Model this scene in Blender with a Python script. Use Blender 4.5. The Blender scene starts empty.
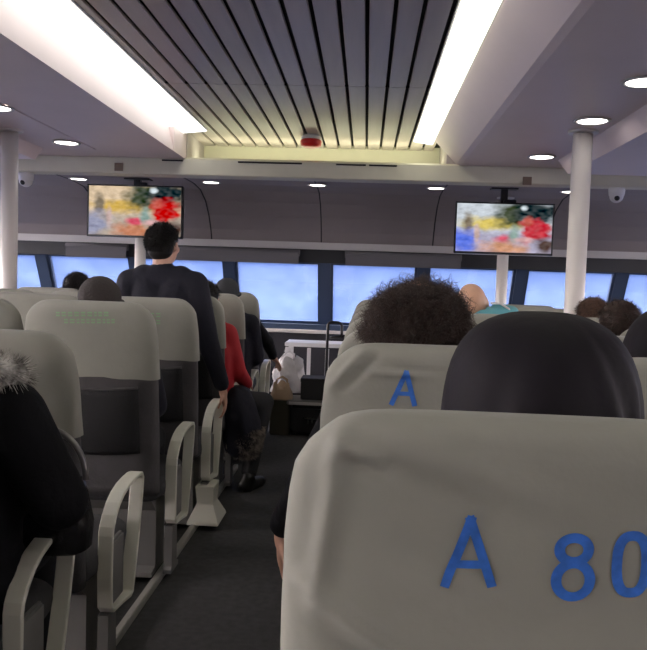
import bpy, bmesh, math, random
from mathutils import Vector, Matrix, Euler, noise
random.seed(7)
sc = bpy.context.scene
COL = sc.collection
PI = math.pi
EYE = 1.35
F = 750.0
# ------------------------------------------------------------------ camera
r = math.radians(1.9)
a_ = 42.5*math.cos(r) - 43*math.sin(r); b_ = 42.5*math.sin(r) + 43*math.cos(r)
yaw = math.atan(a_/F); pitch = math.atan(b_/F*math.cos(yaw))
cam_d = bpy.data.cameras.new('camera'); cam = bpy.data.objects.new('camera', cam_d); COL.objects.link(cam)
cam_d.sensor_fit = 'HORIZONTAL'; cam_d.sensor_width = 36.0; cam_d.lens = F/647*36.0; cam_d.clip_start = 0.02; cam_d.clip_end = 3000
CM = Matrix.Rotation(yaw, 4, 'Z') @ Matrix.Rotation(PI/2-pitch, 4, 'X') @ Matrix.Rotation(r, 4, 'Z')
cam.matrix_world = Matrix.Translation((0, 0, EYE)) @ CM
sc.camera = cam
R3 = CM.to_3x3()
def at(px, py, Y):
    "world point on the plane y=Y seen at photo pixel"
    d = R3 @ Vector(((px-323.5)/F, (325-py)/F, -1)); k = Y/d.y
    return Vector((d.x*k, Y, EYE+d.z*k))
# ------------------------------------------------------------------ materials
def mat(name, col, rough=.6, metal=0.0, bump=0.0, bscale=60, var=0.0, vscale=8, col2=None, sheen=0, spec=.5, stretch=None):
    m = bpy.data.materials.new(name); m.use_nodes = True; nt = m.node_tree; N = nt.nodes; L = nt.links
    b = N['Principled BSDF']
    b.inputs['Base Color'].default_value = (*col, 1); b.inputs['Roughness'].default_value = rough
    b.inputs['Metallic'].default_value = metal; b.inputs['Specular IOR Level'].default_value = spec
    if sheen: b.inputs['Sheen Weight'].default_value = sheen
    tc = N.new('ShaderNodeTexCoord'); mp = N.new('ShaderNodeMapping'); L.new(tc.outputs['Object'], mp.inputs[0])
    if stretch: mp.inputs['Scale'].default_value = stretch
    if var or col2:
        n = N.new('ShaderNodeTexNoise'); n.inputs['Scale'].default_value = vscale; n.inputs['Detail'].default_value = 5
        L.new(mp.outputs[0], n.inputs[0]); cr = N.new('ShaderNodeValToRGB'); L.new(n.outputs[0], cr.inputs[0])
        c2 = col2 or tuple(c*(1-var) for c in col)
        c1 = col if col2 else tuple(min(1, c*(1+var)) for c in col)
        cr.color_ramp.elements[0].position = .35; cr.color_ramp.elements[1].position = .65
        cr.color_ramp.elements[0].color = (*c2, 1); cr.color_ramp.elements[1].color = (*c1, 1)
        L.new(cr.outputs[0], b.inputs['Base Color'])
    if bump:
        n = N.new('ShaderNodeTexNoise'); n.inputs['Scale'].default_value = bscale; n.inputs['Detail'].default_value = 4
        L.new(mp.outputs[0], n.inputs[0]); bp = N.new('ShaderNodeBump'); bp.inputs['Strength'].default_value = bump
        bp.inputs['Distance'].default_value = .02; L.new(n.outputs[0], bp.inputs['Height']); L.new(bp.outputs[0], b.inputs['Normal'])
    return m
def emit(name, col, s):
    m = bpy.data.materials.new(name); m.use_nodes = True; nt = m.node_tree; nt.nodes.clear()
    e = nt.nodes.new('ShaderNodeEmission'); e.inputs[0].default_value = (*col, 1); e.inputs[1].default_value = s
    o = nt.nodes.new('ShaderNodeOutputMaterial'); nt.links.new(e.outputs[0], o.inputs[0]); return m
M = dict(
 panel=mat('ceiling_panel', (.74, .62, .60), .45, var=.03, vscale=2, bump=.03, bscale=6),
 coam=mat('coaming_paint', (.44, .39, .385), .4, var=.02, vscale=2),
 slat=mat('slat_metal', (.46, .395, .37), .38, metal=.1, var=.06, vscale=3, stretch=(6, .4, 1)),
 dark=mat('dark_void', (.012, .012, .013), .9),
 beam=mat('beam_paint', (.66, .63, .50), .5, var=.02),
 upper=mat('grey_lining', (.31, .27, .265), .7, var=.06, vscale=1.5),
 trim=mat('pale_trim', (.55, .53, .52), .5),
 header=mat('dark_header', (.014, .015, .019), .6, var=.2, vscale=3),
 blind=mat('blind_fabric', (.11, .105, .115), .8, bump=.1, bscale=200),
 mull=mat('window_frame_paint', (.03, .05, .10), .45),
 lower=mat('dark_bulkhead', (.012, .012, .018), .7, var=.2),
 floor=mat('dark_carpet', (.055, .054, .056), .9, bump=.4, bscale=220, var=.18, vscale=30),
 rail=mat('floor_rail', (.42, .41, .38), .4, metal=.3),
 pole=mat('pole_paint', (.74, .70, .66), .35),
 cover=mat('cover_fabric', (.30, .298, .258), .75, bump=.22, bscale=14, var=.04, vscale=6, sheen=.1),
 shell=mat('dark_seat_fabric', (.068, .064, .068), .7, bump=.15, bscale=60, var=.1, vscale=15),
 pocket=mat('black_pocket_net', (.012, .012, .014), .8, bump=.3, bscale=120),
 cushion=mat('grey_seat_fabric', (.05, .05, .055), .8, bump=.2, bscale=150),
 cream=mat('cream_plastic', (.72, .71, .62), .35),
 grey=mat('grey_plastic', (.17, .165, .16), .5, var=.05),
 ink=mat('blue_print', (.04, .165, .60), .6, var=.22, vscale=40),
 green=mat('faint_green_print', (.27, .43, .25), .8),
 skin=mat('skin', (.58, .33, .235), .5, var=.06, vscale=20),
 tanskin=mat('tan_skin', (.62, .37, .25), .45, var=.06, vscale=20),
 hair=mat('black_hair', (.012, .010, .010), .45, var=.3, vscale=60),
 brown=mat('brown_hair', (.05, .03, .024), .5, var=.4, vscale=60),
 chestnut=mat('chestnut_hair', (.12, .065, .045), .5, var=.3, vscale=60),
 scarf=mat('black_scarf', (.011, .009, .013), .7, bump=.3, bscale=9, spec=.2),
 black=mat('black_cloth', (.005, .005, .007), .85, bump=.7, bscale=12, spec=.2),
 navy=mat('navy_cloth', (.016, .016, .025), .8, bump=.6, bscale=12, spec=.25),
 red=mat('red_cloth', (.45, .012, .02), .7, bump=.3, bscale=16),
 teal=mat('teal_cloth', (.12, .38, .44), .7, bump=.3, bscale=30),
 capc=mat('grey_brown_knit', (.040, .032, .030), .85, bump=.5, bscale=120),
 capd=mat('charcoal_knit', (.028, .03, .035), .85, bump=.5, bscale=120),
 trouser=mat('dark_trousers', (.013, .013, .017), .8, bump=.3, bscale=20),
 shoe=mat('black_shoe', (.01, .01, .01), .4),
 fur=mat('grey_fur', (.62, .60, .56), .9, col2=(.05, .045, .04), vscale=25),
 plaid=mat('grey_brown_fur', (.36, .30, .27), .9, col2=(.05, .045, .045), vscale=30),
 leather=mat('black_leather', (.010, .010, .012), .25, bump=.15, bscale=50),
 metal=mat('polished_metal', (.6, .6, .6), .2, metal=1),
 strap=mat('grey_strap', (.22, .21, .21), .3, metal=.4),
 tvb=mat('black_plastic', (.012, .012, .014), .35),
 white=mat('white_plastic', (.75, .73, .72), .4),
 rack=mat('white_paint', (.80, .78, .80), .45),
 bag=mat('white_plastic_bag', (.62, .60, .62), .35, bump=.6, bscale=25),
 kraft=mat('brown_paper', (.42, .30, .20), .8, bump=.3, bscale=20),
 case=mat('black_suitcase', (.012, .012, .014), .5),
 box=mat('dark_box', (.028, .027, .028), .7),
 redp=mat('red_plastic', (.65, .015, .015), .35),
 pink=mat('pink_print', (.55, .10, .12), .5),
 signb=mat('brown_sign', (.20, .14, .10), .5),
 eyew=mat('eye', (.5, .5, .5), .2),
 lip=mat('lip', (.40, .13, .11), .5),
 cove=emit('cove_diffuser', (1, .98, .93), 1.05),
 coveR=emit('warm_cove_diffuser', (1, .98, .80), 1.3),
 coveY=emit('yellow_cove_diffuser', (.97, 1.0, .68), 3.0),
 lamp=emit('downlight_lens', (1, .93, .88), 4.0),
)
# window glass: clear, with a salt-haze film
g = bpy.data.materials.new('hazy_glass'); g.use_nodes = True; nt = g.node_tree; N = nt.nodes; L = nt.links; N.clear()
tr = N.new('ShaderNodeBsdfTransparent'); tr.inputs[0].default_value = (.97, .98, 1, 1)
gl = N.new('ShaderNodeBsdfGlossy'); gl.inputs['Roughness'].default_value = .1
tl = N.new('ShaderNodeBsdfTranslucent'); tl.inputs[0].default_value = (.30, .45, .85, 1)
m1 = N.new('ShaderNodeMixShader'); m2 = N.new('ShaderNodeMixShader'); m2.inputs[0].default_value = .04
tc = N.new('ShaderNodeTexCoord'); nz = N.new('ShaderNodeTexNoise'); nz.inputs['Scale'].default_value = 3.0; nz.inputs['Detail'].default_value = 6
cr = N.new('ShaderNodeValToRGB'); cr.color_ramp.elements[0].position = .40; cr.color_ramp.elements[1].position = .68
cr.color_ramp.elements[0].color = (.07, .07, .07, 1); cr.color_ramp.elements[1].color = (.15, .15, .15, 1)
o = N.new('ShaderNodeOutputMaterial')
L.new(tc.outputs['Object'], nz.inputs[0]); L.new(nz.outputs[0], cr.inputs[0]); L.new(cr.outputs[0], m1.inputs[0])
L.new(tr.outputs[0], m1.inputs[1]); L.new(tl.outputs[0], m1.inputs[2])
L.new(m1.outputs[0], m2.inputs[1]); L.new(gl.outputs[0], m2.inputs[2]); L.new(m2.outputs[0], o.inputs[0]); M['glass'] = g
# sea
s_ = mat('sea_water', (.012, .024, .075), .12, bump=.5, bscale=.25, var=.5, vscale=.03)
M['sea'] = s_
# ------------------------------------------------------------------ mesh helpers
class MB:
    def __init__(s): s.v = []; s.f = []
    def add(s, vs, fs):
        k = len(s.v); s.v += [tuple(v) for v in vs]; s.f += [tuple(i+k for i in f) for f in fs]; return s
    def box(s, x0, x1, y0, y1, z0, z1):
        return s.add([(x0,y0,z0),(x1,y0,z0),(x1,y1,z0),(x0,y1,z0),(x0,y0,z1),(x1,y0,z1),(x1,y1,z1),(x0,y1,z1)],
                     [(0,3,2,1),(4,5,6,7),(0,1,5,4),(1,2,6,5),(2,3,7,6),(3,0,4,7)])
    def rings(s, rs, cap=True, closed=False):
        n = len(rs[0]); k = len(s.v); m = len(rs)
        for q in rs: s.v += [tuple(p) for p in q]
        for i in range(m if closed else m-1):
            i2 = (i+1) % m
            for j in range(n):
                j2 = (j+1) % n; s.f.append((k+i*n+j, k+i*n+j2, k+i2*n+j2, k+i2*n+j))
        if cap and not closed:
            s.f.append(tuple(k+j for j in reversed(range(n)))); s.f.append(tuple(k+(m-1)*n+j for j in range(n)))
        return s
    def tube(s, pts, rad, seg=10, closed=False):
        pts = [Vector(p) for p in pts]; n = len(pts); rs = []; up = None
        for i, p in enumerate(pts):
            if closed: t = pts[(i+1) % n]-pts[i-1]
            else: t = pts[min(i+1, n-1)]-pts[max(i-1, 0)]
            t.normalize()
            if up is None: up = t.orthogonal().normalized()
            up = (up-t*up.dot(t)).normalized(); w = t.cross(up)
            rr = rad(i/(n-1)) if callable(rad) else rad
            rs.append([p+(up*math.cos(a)+w*math.sin(a))*rr for a in [2*PI*j/seg for j in range(seg)]])
        return s.rings(rs, closed=closed)
    def cap(s, p0, r0, p1, r1, seg=12):
        p0 = Vector(p0); p1 = Vector(p1); t = (p1-p0); t = t.normalized() if t.length > 1e-6 else Vector((0,0,1))
        u = t.orthogonal().normalized(); w = t.cross(u); rs = []
        for k in range(5):
            a = PI/2*(1-k/4)*.98; rs.append((p0-t*r0*math.sin(a), r0*math.cos(a)))
        for k in range(5):
            a = PI/2*(k/4)*.98; rs.append((p1+t*r1*math.sin(a), r1*math.cos(a)))
        return s.rings([[c+(u*math.cos(2*PI*j/seg)+w*math.sin(2*PI*j/seg))*q for j in range(seg)] for c, q in rs])
    def ell(s, c, rad, rot=None, seg=16, rn=10):
        c = Vector(c); rs = []
        for k in range(rn+1):
            a = -PI/2*.985+PI*.985*k/rn
            q = []
            for j in range(seg):
                b = 2*PI*j/seg; p = Vector((rad[0]*math.cos(a)*math.cos(b), rad[1]*math.cos(a)*math.sin(b), rad[2]*math.sin(a)))
                if rot: p = rot @ p
                q.append(c+p)
            rs.append(q)
        return s.rings(rs)
    def xf(s, m): s.v = [tuple(m @ Vector(v)) for v in s.v]; return s
    def mesh(s, name):
        me = bpy.data.meshes.new(name); me.from_pydata(s.v, [], s.f); me.update(); return me
    def build(s, name, m, parent=None, smooth=False, bevel=0, solid=0, sub=0):
        me = s.mesh(name); bm = bmesh.new(); bm.from_mesh(me); bmesh.ops.recalc_face_normals(bm, faces=bm.faces)
        if bevel: bmesh.ops.bevel(bm, geom=list(bm.edges), offset=bevel, segments=2, affect='EDGES', clamp_overlap=True)
        bm.to_mesh(me); bm.free()
        me.materials.append(M[m] if isinstance(m, str) else m)
        if smooth: me.polygons.foreach_set('use_smooth', [True]*len(me.polygons))
        o = bpy.data.objects.new(name, me); COL.objects.link(o)
        if parent: o.parent = parent
        if solid: md = o.modifiers.new('solid', 'SOLIDIFY'); md.thickness = solid
        if sub: md = o.modifiers.new('sub', 'SUBSURF'); md.levels = sub; md.render_levels = sub
        if bevel and smooth: pass
        return o
    def remesh(s, name, m, parent=None, voxel=.011, sm=4):
        me = s.mesh(name+'_tmp'); bm = bmesh.new(); bm.from_mesh(me); bmesh.ops.recalc_face_normals(bm, faces=bm.faces); bm.to_mesh(me); bm.free()
        t = bpy.data.objects.new('tmp', me); COL.objects.link(t)
        md = t.modifiers.new('r', 'REMESH'); md.mode = 'VOXEL'; md.voxel_size = voxel
        md = t.modifiers.new('s', 'SMOOTH'); md.iterations = sm; md.factor = .5
        dg = bpy.context.evaluated_depsgraph_get(); me2 = bpy.data.meshes.new_from_object(t.evaluated_get(dg))
        bpy.data.objects.remove(t); bpy.data.meshes.remove(me)
        me2.name = name; me2.materials.clear(); me2.materials.append(M[m])
        me2.polygons.foreach_set('use_smooth', [True]*len(me2.polygons))
        o = bpy.data.objects.new(name, me2); COL.objects.link(o)
        if parent: o.parent = parent
        return o
def tag(o, label=None, cat=None, group=None, kind=None):
    if label: o['label'] = label
    if cat: o['category'] = cat
    if group: o['group'] = group
    if kind: o['kind'] = kind
    return o
def empty(name, loc, label=None, cat=None, group=None, rz=0):
    o = bpy.data.objects.new(name, None); COL.objects.link(o); o.location = loc; o.rotation_euler = (0, 0, rz); o.empty_display_size = .1
    return tag(o, label, cat, group)
def struct(name, mb, m, parent=None, **k):
    o = mb.build(name, m, parent, **k)
    if not parent: o['kind'] = 'structure'
    return o
def kids(o): return [c for c in bpy.data.objects if c.parent == o]
def copy_tree(o, parent=None):
    c = o.copy(); COL.objects.link(c); c.parent = parent
    for ch in kids(o): copy_tree(ch, c)
    return c
def E(z): return EYE+z
XC = -.46
XL, XR = -5.2, 4.3      # side walls
Y0, Y1 = -3.0, 8.6
# ------------------------------------------------------------------ room shell
struct('floor', MB().box(XL, XR, Y0, 8.9, -.08, 0), 'floor')
# slatted ceiling: backing + slats in one mesh per run
mb = MB(); x = -.038-.125*13
while x < .62:
    for y0, y1 in ((Y0, 1.2), (1.208, 4.70), (4.708, 6.93)):
        xa, xb = max(x+.009, -1.56), min(x+.116, .56)
        if xb-xa > .02:
            w = xb-xa
            mb.add([(xa, y0, E(1.2)+.012), (xa+.004, y0, E(1.2)), (xb-.004, y0, E(1.2)), (xb, y0, E(1.2)+.012),
                    (xa, y1, E(1.2)+.012), (xa+.004, y1, E(1.2)), (xb-.004, y1, E(1.2)), (xb, y1, E(1.2)+.012)],
                   [(0,1,5,4),(1,2,6,5),(2,3,7,6),(0,3,2,1),(4,5,6,7)])
    x += .125
cl = struct('ceiling', mb, 'slat')
struct('ceiling_backing', MB().box(-1.7, .75, Y0, 7.1, E(1.2)+.03, E(1.2)+.08), 'dark', cl)
mb = MB(); x = -.038-.125*12
while x < .5:
    mb.ell((x+.0, 4.704, E(1.2)+.004), (.013, .016, .008), seg=8, rn=4); x += .125
struct('clip', mb, 'dark', cl)['kind'] = 'stuff'
# coamings (inner faces of the raised ceiling), soffits
def strip(prof, y0, y1):
    mb = MB(); n = len(prof)
    mb.add([(x, y0, E(z)) for x, z in prof]+[(x, y1, E(z)) for x, z in prof], [(i, i+1, n+i+1, n+i) for i in range(n-1)])
    return mb
YS = 6.25
def solid(prof, y0, y1):      # closed profile extruded along y
    return MB().rings([[(x, y0, E(z)) for x, z in prof], [(x, y1, E(z)) for x, z in prof]])
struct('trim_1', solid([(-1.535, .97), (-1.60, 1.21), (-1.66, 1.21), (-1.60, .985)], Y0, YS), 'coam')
struct('trim_2', solid([(.735, .97), (.70, .985), (.52, 1.17), (.515, 1.21), (.60, 1.21), (.80, .985)], Y0, YS), 'panel', smooth=False)
struct('ceiling_left', solid([(-1.60, .985), (-1.535, .97), (-2.15, .97), (-2.16, .985), (-2.17, .97), (-2.58, .97), (-2.64, .88), (XL, .88), (XL, 1.25), (-1.60, 1.25)][1:], Y0, 5.85), 'panel')
struct('ceiling_right', solid([(.735, .97), (1.42, .97), (1.50, .87), (XR, .87), (XR, 1.25), (.735, 1.25)], Y0, 5.85), 'panel')
struct('trim_14', solid([(-1.535, .97), (XL, .97), (XL, 1.25), (-1.535, 1.25)], 5.85, YS), 'panel')
struct('trim_15', solid([(.735, .97), (XR, .97), (XR, 1.25), (.735, 1.25)], 5.85, YS), 'panel')
# cross beam with its lit ledge, and the end wall of the recess
struct('trim_3', MB().rings([[(XL, 6.2, E(.84)), (XL, 6.2, E(.965)), (XL, 6.24, E(.985)), (XL, 6.9, E(.985)), (XL, 6.9, E(.90)), (XL, 6.36, E(.90)), (XL, 6.34, E(.83)), (XL, 6.22, E(.83))],
                             [(XR, 6.2, E(.84)), (XR, 6.2, E(.965)), (XR, 6.24, E(.985)), (XR, 6.9, E(.985)), (XR, 6.9, E(.90)), (XR, 6.36, E(.90)), (XR, 6.34, E(.83)), (XR, 6.22, E(.83))]]), 'beam')
struct('trim_4', MB().box(-1.66, .80, 6.9, 6.96, E(.95), E(1.23)), 'beam')
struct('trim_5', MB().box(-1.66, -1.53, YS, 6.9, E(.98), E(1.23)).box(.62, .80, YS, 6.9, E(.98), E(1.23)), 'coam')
# forward ceiling curving down to the grey lining
prof = [(6.36, .90), (7.25, .90), (7.55, .875), (7.80, .79), (7.98, .66), (8.10, .52), (8.16, .41)]
mb = MB(); n = len(prof)
ring = [(y, z) for y, z in prof]+[(8.4, .41), (8.4, .96), (6.36, .96)]
mb.rings([[(XL, y, E(z)) for y, z in ring], [(XR, y, E(z)) for y, z in ring]])
wf = struct('wall_front_upper', mb, 'upper')
mb = MB()
for k in range(-4, 4):
    x = -.50+1.2*k
    mb.rings([[(x-.006, y-.004, E(z)-.003) for y, z in prof]+[(x-.006, y+.01, E(z)+.01) for y, z in reversed(prof)],
              [(x+.006, y-.004, E(z)-.003) for y, z in prof]+[(x+.006, y+.01, E(z)+.01) for y, z in reversed(prof)]])
struct('trim_6', mb, 'header')
struct('trim_7', MB().box(XL, XR, 8.10, 8.20, E(.335), E(.41)), 'trim', bevel=.012)
struct('trim_8', MB().box(XL, XR, 8.16, 8.24, E(.19), E(.335)), 'header')
# raked front windows: one window per bay
wt = Vector((0, 8.22, E(.21))); wb = Vector((0, 8.58, E(-.50)))
def slab(x0, x1, t0, t1, dy, th):
    p = [wt.lerp(wb, t0), wt.lerp(wb, t1)]
    return [(x0, p[0].y+dy, p[0].z), (x1, p[0].y+dy, p[0].z), (x1, p[1].y+dy, p[1].z), (x0, p[1].y+dy, p[1].z),
            (x0, p[0].y+dy+th, p[0].z), (x1, p[0].y+dy+th, p[0].z), (x1, p[1].y+dy+th, p[1].z), (x0, p[1].y+dy+th, p[1].z)]
BF = [(0,1,2,3),(7,6,5,4),(0,4,5,1),(1,5,6,2),(2,6,7,3),(3,7,4,0)]
xs = [-.45+1.06*k for k in range(-5, 6)]
for i, x in enumerate(xs[:-1]):
    x2 = xs[i+1]; mb = MB()
    if x < XL or x2 > XR+.9: continue
    mb.add(slab(x+.065, x2-.065, 0, .05, -.01, .06), BF).add(slab(x+.065, x2-.065, .955, 1, -.01, .06), BF)
    mb.add(slab(x+.055, x+.085, 0, 1, -.01, .06), BF).add(slab(x2-.085, x2-.055, 0, 1, -.01, .06), BF)
    w = struct('window_%d' % (i+1), mb, 'mull')
    struct('pane', MB().add(slab(x+.08, x2-.08, .045, .96, .02, .006), BF), 'glass', w)
mb = MB()
for x in xs: mb.add(slab(x-.055, x+.055, 0, 1, -.03, .1), BF)
struct('wall_front', mb, 'mull')
struct('trim_9', MB().box(XL, XR, 8.46, 8.64, E(-.56), E(-.50)), 'mull')
struct('trim_10', MB().box(XL, XR, 8.43, 8.50, E(-.60), E(-.56)), 'trim', bevel=.008)
struct('wall_front_lower', MB().box(XL, XR, 8.5, 8.6, 0, E(-.56)), 'lower')
# unseen side walls, windows heightened for more daylight; rear wall closed to dim seat covers
for nm, xw, s in (('left', XL, -1), ('right', XR, 1)):
    xa, xb = sorted((xw, xw+s*.1))
    mb = MB().box(xa, xb, Y0, 8.6, 0, E(-.5)).box(xa, xb, Y0, 8.6, E(.62), E(1.2))
    ys = [Y0+1.45*k for k in range(9)]
    for y in ys[:-1]: mb.box(xa, xb, y-.06 if y > Y0 else y, y+.06, E(-.5), E(.62))
    struct('wall_'+nm, mb, 'upper')
    for i, y in enumerate(ys[:-1]):
        ya, yb = y+.06, min(y+1.39, 8.55)
        w = struct('window_%d' % ((20 if s < 0 else 30)+i), MB().box(xa+.02, xb-.02, ya, yb, E(-.5), E(-.47)).box(xa+.02, xb-.02, ya, yb, E(.59), E(.62))
                   .box(xa+.02, xb-.02, ya, ya+.03, E(-.47), E(.59)).box(xa+.02, xb-.02, yb-.03, yb, E(-.47), E(.59)), 'mull')
        struct('pane', MB().box(xa+.045, xa+.051, ya+.03, yb-.03, E(-.47), E(.59)), 'glass', w)
struct('wall_back', MB().box(XL, XR, Y0-.1, Y0, 0, E(1.3)), 'upper')
# sea outside
tag(MB().box(-1500, 1500, -1500, 1500, -3.1, -3.0).build('sea', 'sea'), kind='structure')
# left seating rails / floor kerb
struct('trim_11', MB().box(-.885, -.855, -.5, 5.2, 0, .035), 'rail', bevel=.004)
struct('trim_12', MB().box(-1.02, -.99, -.5, 6.3, 0, .03), 'rail', bevel=.004)
struct('trim_13', MB().box(.05, .08, -.5, 6.6, 0, .03), 'rail', bevel=.004)
# ------------------------------------------------------------------ lights
def cove(name, p0, p1, y0, y1, m, label, th=.018):
    "diffuser panel between two points of the x,z section, with its housing behind it"
    p0 = Vector((p0[0], 0, p0[1])); p1 = Vector((p1[0], 0, p1[1])); c = (p0+p1)/2; cy = (y0+y1)/2; d = (p1-p0).normalized(); n = Vector((d.z, 0, -d.x))
    t = empty(name, (c.x, cy, E(c.z)), label, 'light', 'cove light strips')
    def pan(e, a, b_, ye):
        q = [p0-c-d*e+n*a, p1-c+d*e+n*a, p1-c+d*e+n*b_, p0-c-d*e+n*b_]
        return MB().rings([[(v.x, y0-cy+ye, v.z) for v in q], [(v.x, y1-cy-ye, v.z) for v in q]])
    pan(.008, -th, -.001, 0).build('housing', 'white', t); pan(0, 0, .006, .01).build('diffuser', m, t)
    return t
cove('cove_light', (-1.585, 1.166), (-1.345, 1.19), -2.8, 6.15, 'cove', 'long bright white light strip along the left edge of the slatted ceiling')
cove('cove_light', (.355, 1.19), (.512, 1.168), -2.8, 6.4, 'coveR', 'long warm light strip along the right edge of the slatted ceiling')
MBc = cove('cove_light', (.60, 1.0), (-1.5, 1.0), 6.50, 6.66, 'coveY', 'yellowish light strip on the cross beam at the end of the slatted ceiling', .012)
def downlight(x, y, z, label, rr=.085):
    t = empty('downlight', (x, y, E(z)), label, 'ceiling light', 'round ceiling downlights')
    rs = [[(q*math.cos(a), q*math.sin(a), h) for a in [2*PI*j/28 for j in range(28)]] for q, h in ((rr, 0), (rr+.018, -.003), (rr+.02, -.010), (rr+.004, -.012), (rr-.004, -.006), (rr-.004, 0))]
    MB().rings(rs, cap=False, closed=True).build('trim_ring', 'trim', t, smooth=True)
    MB().rings([[(q*math.cos(a), q*math.sin(a), h) for a in [2*PI*j/28 for j in range(28)]] for q, h in ((rr-.004, -.002), (rr-.004, -.008), (rr*.6, -.011))]).build('lens', 'lamp', t)
for x, y, lab in ((1.26, 5.68, 'round downlight in the right soffit, just ahead of the big white post'), (1.26, 4.44, 'round downlight in the right soffit right above the big white post'),
                  (1.25, 3.60, 'round downlight in the right soffit nearest the right edge of the photo'), (1.25, 2.2, 'round downlight in the right soffit beside the near seats'), (1.25, .6, 'round downlight in the right soffit level with the near seat'),
                  (-2.27, 5.55, 'round downlight in the left soffit past the left white post'), (-2.24, 4.42, 'round downlight in the left soffit just above the left white post'),
                  (-2.24, 3.0, 'round downlight in the left soffit nearer than the left post'), (-2.24, 1.4, 'round downlight in the left soffit beside the near left seats')):
    downlight(x, y, .97, lab)
for x, lab in ((-2.78, 'round downlight behind the beam, left of the left television'), (-1.50, 'round downlight behind the beam, just right of the left television'),
               (-.49, 'round downlight behind the beam in the middle above the aisle'), (.62, 'round downlight behind the beam, left of the right television'),
               (1.85, 'round downlight behind the beam, right of the right television')):
    downlight(x, 7.1, .90, lab, .075)
downlight(2.2, 5.0, .87, 'round downlight in the lower right ceiling at the right edge of the photo', .08)
# slots in the beam
for (xa, xb, lab) in ((162, 183, 'leftmost short dark vent slot on the beam'), (238, 302, 'dark vent slot on the beam left of the ceiling centre'), (336, 366, 'dark vent slot on the beam right of centre'), (369, 397, 'rightmost dark vent slot on the beam')):
    p = at(xa, 165, 6.2); q = at(xb, 165, 6.2)
    o = MB().box(p.x, q.x, 6.191, 6.2, E(.945), E(.958)).build('vent_slot', 'dark', bevel=.002); tag(o, lab, 'vent')
# ------------------------------------------------------------------ poles
def post(x, y, rad, ztop, label):
    t = empty('post', (x, y, 0), label, 'post')
    MB().tube([(0, 0, 0), (0, 0, ztop-.02)], rad, 28).build('shaft', 'pole', t, smooth=True)
    MB().rings([[(q*math.cos(a), q*math.sin(a), h) for a in [2*PI*j/28 for j in range(28)]] for q, h in ((rad+.03, ztop-.012), (rad+.03, ztop), (rad, ztop))]).build('collar', 'pole', t)
    MB().rings([[(q*math.cos(a), q*math.sin(a), h) for a in [2*PI*j/28 for j in range(28)]] for q, h in ((rad+.035, 0), (rad+.03, .02), (rad+.002, .02))]).build('base_ring', 'pole', t)
post(1.30, 4.76, .060, E(.97), 'thick white post rising from the right seats to the soffit')
post(-2.50, 5.13, .058, E(.97), 'thick white post at the left edge of the photo')
post(1.335, 7.5, .055, E(.872), 'slim white post below the right television')
post(-2.29, 7.5, .055, E(.872), 'slim white post below the left television')
# ------------------------------------------------------------------ televisions
def blob_col(u, v, cool):
    def n(s, k=0): return noise.noise(Vector((u*s, v*s, k+cool*3.3)))
    c = Vector((.80, .62, .42)) if not cool else Vector((.66, .72, .78))
    gr = Vector((.55, .46, .38)) if not cool else Vector((.50, .47, .62))
    t = max(0, min(1, (0.55-v)/.2)); c = c.lerp(gr, t)
    def el(cx, cy, rx, ry, col, soft=.35, k=0):
        nonlocal c
        d = math.sqrt(((u-cx)/rx)**2+((v-cy)/ry)**2)+n(7, k)*.5+n(22, k+20)*.18
        soft *= 1.3; t = max(0, min(1, (1+soft-d)/(2*soft))); c = c.lerp(Vector(col), t)
    el(.38, .60, .28, .12, (.72, .48, .12) if not cool else (.78, .62, .16))
    el(.12, .62, .05, .2, (.25, .2, .14), k=1)
    el(.05, .25, .16, .22, (.35, .36, .5) if not cool else (.12, .2, .85), k=2)
    el(.57, .80, .16, .25, (.07, .09, .05), k=3)
    el(.85, .85, .24, .28, (.02, .035, .04), k=4)
    el(.70, .93, .035, .05, (.8, .9, .95), k=5)
    el(.22, .38, .03, .18, (.65, .48, .45), k=6)
    el(.50, .10, .22, .16, (.62, .25, .14) if not cool else (.7, .36, .22), k=7)
    el(.50, .30, .09, .07, (.72, .10, .16), k=8)
    el(.61, .40, .05, .16, (.30, .42, .38), k=9)
    el(.83, .50, .15, .23, (.62, .01, .01) if not cool else (.62, .05, .07), .2, k=10)
    el(.74, .66, .05, .09, (.62, .13, .10), k=11)
    el(.70, .28, .10, .06, (.75, .45, .45), k=12)
    el(.93, .16, .09, .14, (.10, .06, .05), k=13)
    c = c*(1+.25*n(14, 40)+.12*n(38, 50)); c = c+Vector((1, 1, 1))*(.06*n(18, 60))
    return c
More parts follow.
